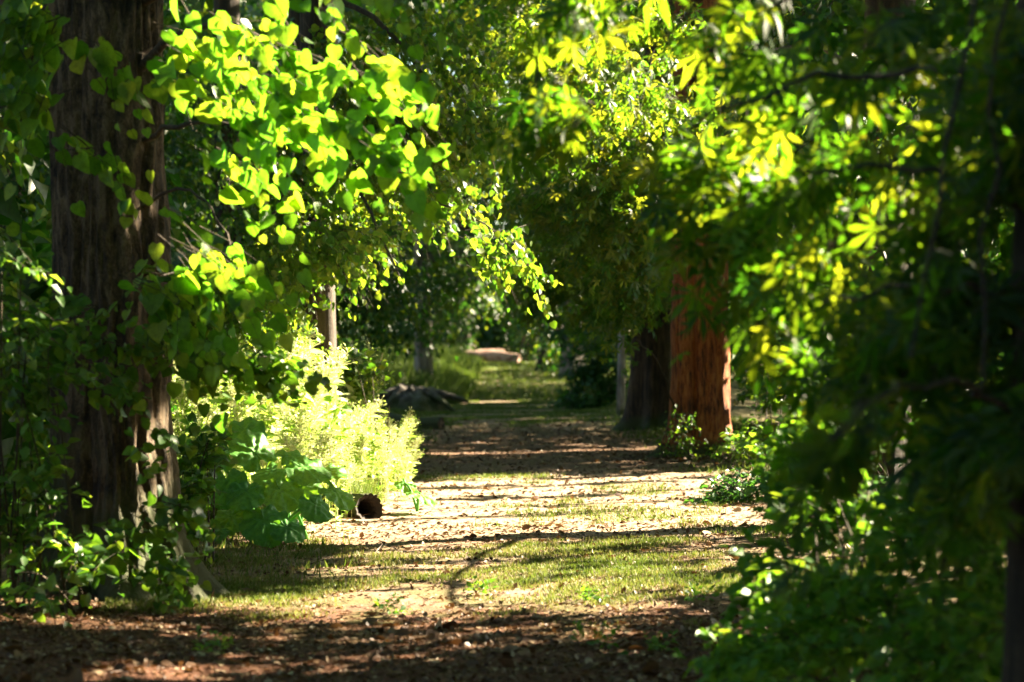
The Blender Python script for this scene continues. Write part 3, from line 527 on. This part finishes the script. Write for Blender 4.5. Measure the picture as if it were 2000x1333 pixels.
# ------------------------------------------------------------------ big ribbed leaves (butterbur like)
def big_leaf(centre, d, n, s, root, parent):
    g = Geo(); na, nr = 73, 11
    a = np.linspace(-np.pi, np.pi, na); V = [(0, 0, 0)]
    ph = rng.uniform(0, 6)
    for i in range(1, nr+1):
        f = i/nr
        for x in a:
            rad = .5*(1+.16*np.cos(x))*(1-.55*np.exp(-((np.pi-abs(x))/.28)**2))*(1+.035*np.cos(9*x+ph)*f+.02*np.cos(21*x)*f)
            u, v = rad*f*np.sin(x), rad*f*np.cos(x)
            V.append((u, v, -.34*(u*u*1.3+v*v)*1.2+.05*f*np.cos(9*x+ph)*f+.06*np.cos(3*x+ph)*f*f+.02*np.sin(31*u+2*ph)*np.sin(27*v+ph)+.05*abs(u)+.016*f*abs(np.sin(4.5*x))+.012*np.sin(13*u+ph)*np.cos(17*v)))
    V = np.array(V); F = []
    for k in range(na-1):
        F.append((0, 1+k+1, 1+k, 1+k))
    T3 = np.array([f[:3] for f in F]); Q = []
    for i in range(nr-1):
        for k in range(na-1):
            p = 1+i*na+k; Q.append((p, p+1, p+na+1, p+na))
    d = nz(np.asarray(d, float)); n = np.asarray(n, float); n = nz(n-(n@d)*d); x = np.cross(d, n)
    Wv = np.asarray(centre)+s*(V[:, :1]*x+V[:, 1:2]*d+V[:, 2:]*n)
    an = np.arctan2(V[:, 0], V[:, 1]); A = np.stack([.16*np.sin(4.5*an), np.hypot(V[:, 0], V[:, 1])*1.3, np.full(len(V), rng.uniform())], -1)
    g.add(Wv, T3, A); g.f.setdefault(4, []).append(np.array(Q))
    st = curve3(root, (np.asarray(root)+centre)/2+[0, 0, .12], centre, 9); tube(g, st, np.linspace(.014, .008, 9), 7)
    return g.build('leaf', M_burd, parent, tuple(parent.location), True)
b = baseat(545, 1060, 18.2)
t = thing('butterbur', 'plant with huge ribbed green leaves beside the sunlit weeds', 'plant', b); B = np.array(b)
for px, py, Z, d, n, s in [(440, 945, 17.4, (.1, -.5, -.85), (-.1, -.8, .55), .34), (595, 912, 17.8, (.85, -.1, -.2), (.1, -.4, .9), .36), (500, 885, 18.1, (-.2, .1, .3), (0, -.45, .85), .36), (545, 955, 17.6, (.4, -.5, -.6), (.2, -.7, .6), .33), (515, 1015, 17.2, (.3, -.6, -.7), (.05, -.7, .65), .36), (430, 890, 18.3, (-.7, 0, .1), (-.3, -.5, .8), .32),
                       (450, 1010, 17.5, (-.4, -.5, -.6), (-.3, -.65, .65), .30), (655, 960, 17.7, (.8, -.1, -.5), (.3, -.3, .85), .30), (615, 985, 17.4, (.6, -.4, -.65), (.5, -.5, .5), .28), (395, 960, 18.1, (-.6, -.3, -.5), (-.3, -.6, .6), .30), (560, 890, 18.5, (.3, .5, .1), (.1, -.2, .95), .36), (480, 850, 18.6, (-.1, .3, .4), (0, -.5, .8), .33), (400, 880, 18.8, (-.5, .2, .3), (0, -.4, .85), .30),
                       (560, 1030, 17.1, (.6, -.5, -.5), (.2, -.5, .8), .26), (480, 960, 17.3, (-.3, -.6, -.6), (0, -.7, .7), .28), (590, 950, 18.2, (.2, .1, -.8), (.3, -.9, .2), .30), (530, 920, 17.9, (-.5, -.4, -.3), (-.2, -.5, .8), .28), (420, 1040, 17.3, (-.6, -.5, -.3), (-.2, -.4, .9), .24), (640, 920, 18.6, (.6, .3, .1), (.1, -.3, .9), .28)]:
    big_leaf(W(px, py, Z), d, n, s, B+[rng.normal()*.08, rng.normal()*.06, -.02], t)
b2 = baseat(815, 985, 21.2); t = thing('butterbur', 'two broad drooping leaves low at the left edge of the sunlit path', 'plant', b2)
big_leaf(W(820, 965, 21.), (.9, -.3, -.35), (.3, -.15, .95), .28, np.array(b2), t)
big_leaf(W(790, 945, 21.3), (.6, -.4, -.4), (.1, -.4, .9), .20, np.array(b2), t)

# ------------------------------------------------------------------ tall weeds in the sun
def weed(kind):
    h = rng.uniform(.95, 1.25); o = thing('tall_weed', 'seeding weed in the sunlit bank', 'weed', (0, 0, 0)); g = Geo()
    for k in range(5 if kind == 0 else 4):
        s = np.array([rng.normal()*.05, rng.normal()*.05, -.02]); hh = h*rng.uniform(.65, 1.)
        e = s+np.array([rng.normal()*.16, rng.normal()*.16, hh]); st = curve3(s, s+[0, 0, hh*.6], e, 9)
        tube(g, st, np.linspace(.0045, .0022, 9), 4, cap=False); g.a[-1] = g.a[-1]+[0, 0, .97 if kind == 0 else .1]; nlv = 6 if kind == 0 else 10
        ti = rnd(nlv, .05, .9); P = np.array([st[min(8, int(x*8.99))] for x in ti])
        D = rng.normal(size=(nlv, 3)); D[:, 2] = np.abs(D[:, 2])*.5-.1
        put(g, LANCE, P, D, rng.normal(size=(nlv, 3))*.5+[-.2, -.3, .6], rnd(nlv, .10, .22))
        if kind == 0:          # loose seed head
            n = 60; q = rnd(n, 0, 1); P = st[-1]-(st[-1]-st[-3])*(q*1.2)[:, None]+np.array([0, 0, .02]); D = rng.normal(size=(n, 3)); D[:, 2] = np.abs(D[:, 2])*.7+.2; D = nz(D)
            ln = rnd(n, .03, .10)
            for p, d, x in zip(P, D, ln): tube(g, np.array([p, p+d*x*.5, p+d*x+[0, 0, -.008]]), np.array([.0028, .0024, .0018]), 3, cap=False); g.a[-1] = g.a[-1]+[0, 0, .97]
            put(g, QUAD, P+D*ln[:, None], D+[0, 0, -.4], rng.normal(size=(n, 3)), rnd(n, .016, .034))
        else:
            n = 22; P = st[-1]-np.array([0, 0, 1])*rnd(n, 0, .3)[:, None]*h; D = rng.normal(size=(n, 3)); D[:, 2] *= .3
            put(g, OVAL, P, D, rng.normal(size=(n, 3))*.4+[0, -.2, .8], rnd(n, .05, .1))
    g.build('foliage', M_weed, o); return o
def copy_tree(o, loc, rz, sx, label):
    c = o.copy(); COL.objects.link(c); c.location = loc; c.rotation_euler = (0, 0, rz); c.scale = (sx,)*3; c['label'] = label
    for ch in o.children:
        d = ch.copy(); COL.objects.link(d); d.parent = c
    return c
protos = [weed(0), weed(0), weed(0), weed(1), weed(1)]
WL = ['feathery pale seeding weed stalks in the sunlit bank left of the path', 'broad leaved green weed in the sunlit bank left of the path']
WG = ['seeding weeds in the sunlit bank', 'leafy weeds in the sunlit bank']
used = set()
for i in range(175):
    Z = rng.uniform(18.9, 26.); px0, px1 = 350, 800
    x = rng.uniform(-2.9, -1.0); kind = i % 5 if i % 3 or i < 5 else i % 2
    if x > -1.35 and Z < 20.6: continue
    if Z < 19.6 and x > -1.3: continue
    p = protos[kind]; kk = 0 if kind < 3 else 1
    hs = rng.choice([.8, .95, 1.1, 1.35])*rng.uniform(.9, 1.1)*(.5 if x > -1.45 else .8 if x > -1.75 else 1.)*(.7 if Z < 19.8 else 1)
    loc = (x, Z, float(gz(x, Z)))
    if kind not in used: used.add(kind); o = p; o.location = loc; o.rotation_euler = (0, 0, rng.uniform(0, 6)); o.scale = (hs,)*3; o['label'] = WL[kk]
    else: o = copy_tree(p, loc, rng.uniform(0, 6), hs, WL[kk])
    o['group'] = WG[kk]

# ------------------------------------------------------------------ logs and stump
def log(name, label, a, b_, r, m, mcut, hollow=False, cat='log', seed=0, grp=None, stub=False):
    a = np.asarray(a, float); b_ = np.asarray(b_, float); t = thing(name, label, cat, tuple(a), grp)
    ph = np.random.default_rng(seed).uniform(0, 6, 6)
    rid = lambda th, tt: 1+.09*np.sin(2*th+ph[0]+4*tt)+.08*np.sin(7*tt+ph[5])+.05*np.sin(7*th+ph[1]+3*tt)+.03*np.sin(15*th+ph[2]+5*tt)+.04*np.sin(9*tt+ph[3])
    rag = (lambda th: 1+.10*np.sin(5*th+ph[2])*np.sin(2*th+ph[1])+.06*np.sin(13*th+ph[5])) 
    r0_ = rid; rid = lambda th, tt: r0_(th, tt)*(1+(rag(th)-1)*np.exp(-tt*9))
    g = Geo(); tt = np.linspace(0, 1, 24); pts = a+(b_-a)*tt[:, None]; pts[:, 2] += .03*np.sin(tt*5+ph[4])*r*3
    tube(g, pts, r*(1-.12*tt), 36, rid, cap=False)
    if stub: tube(g, curve3(pts[9], pts[9]+[0, -r*.8, r*1.3], pts[9]+[.1, -r, r*1.9], 6), np.linspace(r*.3, r*.2, 6), 8)
    g.build('bark', m, t, tuple(a), True)
    for k, e, s in ((0, a, 1), (23, b_, -1)):
        g = Geo(); dv = nz(b_-a)*s
        off = np.array([0, .012, .03, .09, .35]) if hollow else np.array([0, .006, .004, .008, .012])
        rr = np.array([.99, .86, .68, .6, .5]) if hollow else np.array([.99, .8, .5, .25, .02])
        c = pts[k]; P = np.array([c+dv*o_ for o_ in off])
        tube(g, P, r*(1-.12*tt[k])*rr, 36, (lambda th, t2, q=tt[k]: rid(th, np.zeros_like(t2)+q)), cap=False)
        f = P[-1][None]; g.build('cut_end', mcut, t, tuple(a), True)
    return t
e = W(722, 996, 20.3); g0 = float(gz(e[0], 20.3))
log('log', 'short hollow log with dark open end lying at the edge of the weeds', (e[0], 20.3, g0+.085), (e[0]-.75, 21.3, g0+.10), .125, M_bark, M_hole, True, seed=3)
e = W(862, 832, 41.); g0 = float(gz(e[0], 41))
log('log', 'dark fallen log lying across the left edge of the shaded path', (e[0], 41, g0+.09), (e[0]-1.2, 41.6, g0+.16), .12, M_dark, M_cut, seed=4)
# felled timber in the sun at the end of the path
for i, (px, py, Z, L, r, lab) in enumerate([(1015, 692, 86, 1.5, .19, 'pinkish felled log lying lowest and nearest at the end of the path'), (985, 682, 88, 1.9, .23, 'thick pale felled log in the middle of the sunlit heap ending the path'), (1003, 672, 90, 2.2, .15, 'thin shaded felled log lying on top behind the other two')]):
    e = W(px, py, Z); z = float(gz(e[0], Z))+r-.02
    log('felled_log', lab, (e[0], Z, z), (e[0]-L, Z+.5-i*.4, z+.10-.07*i), r, M_fell, M_fell, seed=6+i)
b = baseat(805, 795, 51); t = thing('tree_stump', 'grey mossy upturned root stump at the left of the distant path', 'stump', b)
nu, nv = 60, 30; u = np.linspace(0, 2*np.pi, nu, endpoint=False); v = np.linspace(0, np.pi/2, nv)
U, Vv = np.meshgrid(u, v, indexing='xy'); P = np.stack([np.cos(U)*np.cos(Vv), np.sin(U)*np.cos(Vv), np.sin(Vv)], -1).reshape(-1, 3)
q = 1+.28*fbm(P, .5, 5)+.10*fbm(P, 2.5, 3, 5)+.18*np.maximum(0, np.cos(np.arctan2(P[:, 1], P[:, 0])*5))*(1-P[:, 2])
P = P*q[:, None]*[.62, .6, .72]+np.array(b)-[0, 0, .1]
i, j = np.meshgrid(np.arange(nv-1), np.arange(nu), indexing='ij'); j2 = (j+1) % nu
mesh_obj('stump_wood', P, [np.stack([i*nu+j, i*nu+j2, (i+1)*nu+j2, (i+1)*nu+j], -1).reshape(-1, 4)], M_stump, t, b, smooth=True)
g = Geo()
for k in range(6):
    a = rng.uniform(0, 6.28); r_ = np.array([np.cos(a), np.sin(a)*.6, 0]); tube(g, curve3(np.array(b)+r_*.35+[0, 0, .4], np.array(b)+r_*.7+[0, 0, .35], np.array(b)+r_*rng.uniform(.8, 1.2)+[0, 0, rng.uniform(-.05, .3)], 9), np.linspace(.12, .04, 9), 8)
g.build('root', M_stump, t, b, True)

# ------------------------------------------------------------------ ground cover
def blades(n, x, y, hlo, hhi, g, dry, wd=.006):
    z = gz(x, y)-.004; p = np.stack([x, y, z], -1); n = len(x)
    TV = np.array([(-1, 0, 0), (1, 0, 0), (-.7, .55, .06), (.7, .55, .06), (0, 1, .25)]); TF = np.array([(0, 1, 3), (0, 3, 2), (2, 3, 4)])
    d = rng.normal(size=(n, 3))*.38; d[:, 2] = 1; d = nz(d); q = rng.normal(size=(n, 3)); q = nz(q-np.sum(q*d, -1, keepdims=True)*d); xx = np.cross(d, q)
    h = rnd(n, hlo, hhi); w_ = wd*rnd(n, .6, 1.2)*(1+y/40)
    V = p[:, None]+(TV[None, :, 0]*w_[:, None]*.5)[..., None]*xx[:, None]+(TV[None, :, 1]*h[:, None])[..., None]*d[:, None]+(TV[None, :, 2]*h[:, None])[..., None]*q[:, None]
    A = np.zeros((n, 5, 3)); A[..., 2] = np.clip(dry+rng.normal(size=n)*.16, 0, 1)[:, None]
    g.add(V.reshape(-1, 3), (TF[None]+(np.arange(n)*5)[:, None, None]).reshape(-1, 3), A.reshape(-1, 3))
g = Geo()
def scatter(n, x0, x1, y0, y1): return rnd(n, x0, x1), rnd(n, y0, y1)
x, y = scatter(190000, -2.2, 2.4, 12.0, 19.0); p = np.stack([x, y*.7, 0*x], -1); f = fbm(p, .55, 5); e = 12.7+.5*fbm(p, .4, 3, 4)
m_ = (y > e) & (f > .22+.5*(rnd(len(x))-.5)) & (y < 18.3+.4*fbm(p, .4, 3, 8)); blades(0, x[m_], y[m_], .012, .045, g, .72-.5*f[m_])
x, y = scatter(60000, -1.8, 2.6, 18.5, 30); p = np.stack([x, y, 0*x], -1); f = fbm(p, .6, 5, 2)
m_ = f > .55+.3*(rnd(len(x))-.5); blades(0, x[m_], y[m_], .015, .06, g, .6-.3*f[m_])
x, y = scatter(90000, -4.5, 4.5, 13, 62); p = np.stack([x, y, 0*x], -1); f = fbm(p, .5, 4, 6); d = np.abs(x-pathx(y))
m_ = (d > 1.45+.35*f+.5*rnd(len(x))) & (d < 4) & (y > 15) & ((y < 18.2) | (y > 27) | (d > 2.3)); blades(0, x[m_], y[m_], .03, .10, g, .25-.3*f[m_], .008)
x, y = scatter(60000, -3.2, 3., 42, 60); p = np.stack([x, y, 0*x], -1); f = fbm(p, .4, 4, 6); m_ = f > .05; blades(0, x[m_], y[m_], .03, .07, g, .35-.3*f[m_], .008)
x, y = scatter(50000, -6, 5, 60, 96); m_ = np.abs(x-pathx(y)) > -1; blades(0, x[m_], y[m_], .04, .12, g, .3+0*x[m_], .012)
x, y = scatter(34000, -4.0, -1.1, 57, 84); e = np.clip((-1.1-.012*(70-y)-x+.3*fbm(np.stack([x, y, 0*x], -1), .3, 3))/1.1, 0, 1); m_ = e > .02
for lo, hi in ((.02, .35), (.35, .7), (.7, 1.1)):
    k_ = (e > lo) & (e <= hi); blades(0, x[k_], y[k_], .12+.22*hi, .3+.5*hi, g, .18+0*x[k_], .014)
x, y = scatter(26000, -2.9, -1.05, 18.6, 22); m_ = (x < -1.1-.1*np.abs(y-20)) & ((x < -1.75) | (y > 20.6)); blades(0, x[m_], y[m_], .08, .35, g, .3+0*x[m_], .007)
tag(g.build('grass', M_grass), 'short worn grass growing in patches on the path and its verges', 'grass', kind='stuff')
g = Geo()
def litter(n, x, y, s0, s1, tm=OVAL):
    n = len(x); p = np.stack([x, y, gz(x, y)+.004], -1); D = rng.normal(size=(n, 3)); D[:, 2] *= .25; put(g, tm, p, D, rng.normal(size=(n, 3))*.35+[0, 0, 1], rnd(n, s0, s1))
x, y = scatter(42000, -3.2, 3., 8.5, 14.2); m_ = y < 12.9+.5*fbm(np.stack([x, y, 0*x], -1), .4, 3, 4)+.7*(rnd(len(x))**2); litter(0, x[m_], y[m_], .014, .045)
x, y = scatter(9000, -3.2, 3., 8.5, 30); m_ = (fbm(np.stack([x, y, 0*x], -1), .7, 4, 3) > .15) & ((y < 13.5) | (rnd(len(x)) < .15)); litter(0, x[m_], y[m_], .03, .085, HEART)
a_ = rnd(2600, 0, 6.28); r_ = .45+.6*rnd(2600)**2; x, y = 2.4+r_*np.cos(a_), 31+1.4*r_*np.sin(a_); litter(0, x, y, .03, .09)
x, y = scatter(2500, -3, 3, 8.5, 40); litter(0, x, y, .08, .30, TWIG)
x, y = scatter(9000, -2., 2.5, 13, 20); litter(0, x, y, .015, .05)
x, y = scatter(14000, -2., 3.2, 18.3, 46); litter(0, x, y, .02, .07)
tag(g.build('leaf_litter', M_litter), 'brown fallen leaves and twigs scattered over the path', 'litter', kind='stuff')
SG = 'small seedlings sprouting from the foreground litter'
for i, (px, py) in enumerate([(1170, 1265), (1150, 1180), (420, 1290), (760, 1195), (1290, 1280), (935, 1160), (1360, 1180)]):
    b = baseat(px, py); t = thing('seedling', ['low green seedling standing alone in the brown litter below the grass', 'tiny green seedling at the upper edge of the foreground litter', 'green seedling in the litter below the thick lime trunk', 'small tuft of leaves where grass meets litter in the middle of the path', 'small seedling in the litter nearest the lower right bush', 'small flat leafy plant in the worn grass in the middle of the path', 'small leafy plant in the grass beside the lower right bush'][i], 'seedling', b, SG)
    g = Geo(); sprays(g, None, np.tile(b, (10, 1))+rng.normal(size=(10, 3))*[.05, .05, 0]+[0, 0, .01], rng.normal(size=(10, 3))*.5+[0, 0, .8], .11, .2, 6, OVAL, .045, (0, -.2, 1), .4, 0., cull=False)
    g.build('foliage', M_shrub, t, b)

# ------------------------------------------------------------------ the surrounding wood, one mass on each side and at the end; unseen parts added to block light
def mass(name, label, boxes, size, m=M_wood, K=10, L=.9):
    g = Geo(); tg = Geo()
    for x0, x1, y0, y1, z0, z1, n in boxes:
        p = np.stack([rnd(n, x0, x1), rnd(n, y0, y1), rnd(n, z0, z1)], -1)
        f = fbm(p, .16, 3, 3); p = p[f > -.5]; n = len(p)
        p[:, 2] += gz(p[:, 0], p[:, 1])
        sprays(g, None, p, rng.normal(size=(n, 3))*.6+[0, 0, -.2], L, .3, K, QUAD, size, S*.4+np.array([0, -.1, .6]), .5, .4)
    return tag(g.build(name, m), label, 'wood', kind='stuff')
mass('woodland', 'dense leafy wood along the sunny right side, unseen parts added to block sun', [(5, 11, 2, 36, .8, 12, 7500), (3.8, 9, -2, 24, 1.6, 9, 3500), (4.6, 9.5, 20, 60, 3.5, 11, 5000), (5.8, 13, 36, 72, .4, 14, 8000), (6.0, 17, 52, 112, .3, 18, 14000), (2.4, 8, -6, 6, 1.2, 10, 3000), (2.9, 5.2, 4, 14, 2.0, 8, 2600), (4.2, 9, 18, 40, .05, 2.4, 2200), (3.6, 6, 9, 30, 4.8, 9, 1500)], .30)  # wood beside the path, thickened out of frame to block the sun
mass('woodland', 'leafy roof added high over the path, mostly unseen, to block sun and sky', [(-4, 5.5, 24, 60, 8.5, 12.5, 3600), (-6, 7.5, 60, 100, 12, 17, 3600), (-4.5, 5, 10, 24, 6.5, 10, 2600), (-4.5, 5, -8, 10, 7, 10, 1100), (-6, 6, 40, 80, 11, 15, 2500)], .30)  # roof added above the frame to shut out sky and sun
mass('woodland', 'dense shaded wood along the left side', [(-10, -4.6, 16, 40, .2, 12, 4600), (-15, -5., 40, 75, .2, 15, 7000), (-24, -5.0, 75, 110, .2, 20, 7500), (-9, -3.6, -8, 16, .5, 10, 3500), (-8, -3.3, 15, 32, .05, 2.4, 2200)], .32)
mass('woodland', 'unseen leaf mass added behind the viewpoint to block sky light', [(-8, 8, -14, -7, .2, 8, 1800)], .36)  # added out of view to block sky light from the rear
mass('woodland', 'far wood closing the end of the path', [(-26, 28, 102, 120, .1, 23, 13000), (-8, 8, 101, 106, .2, 6, 1500)], .50)
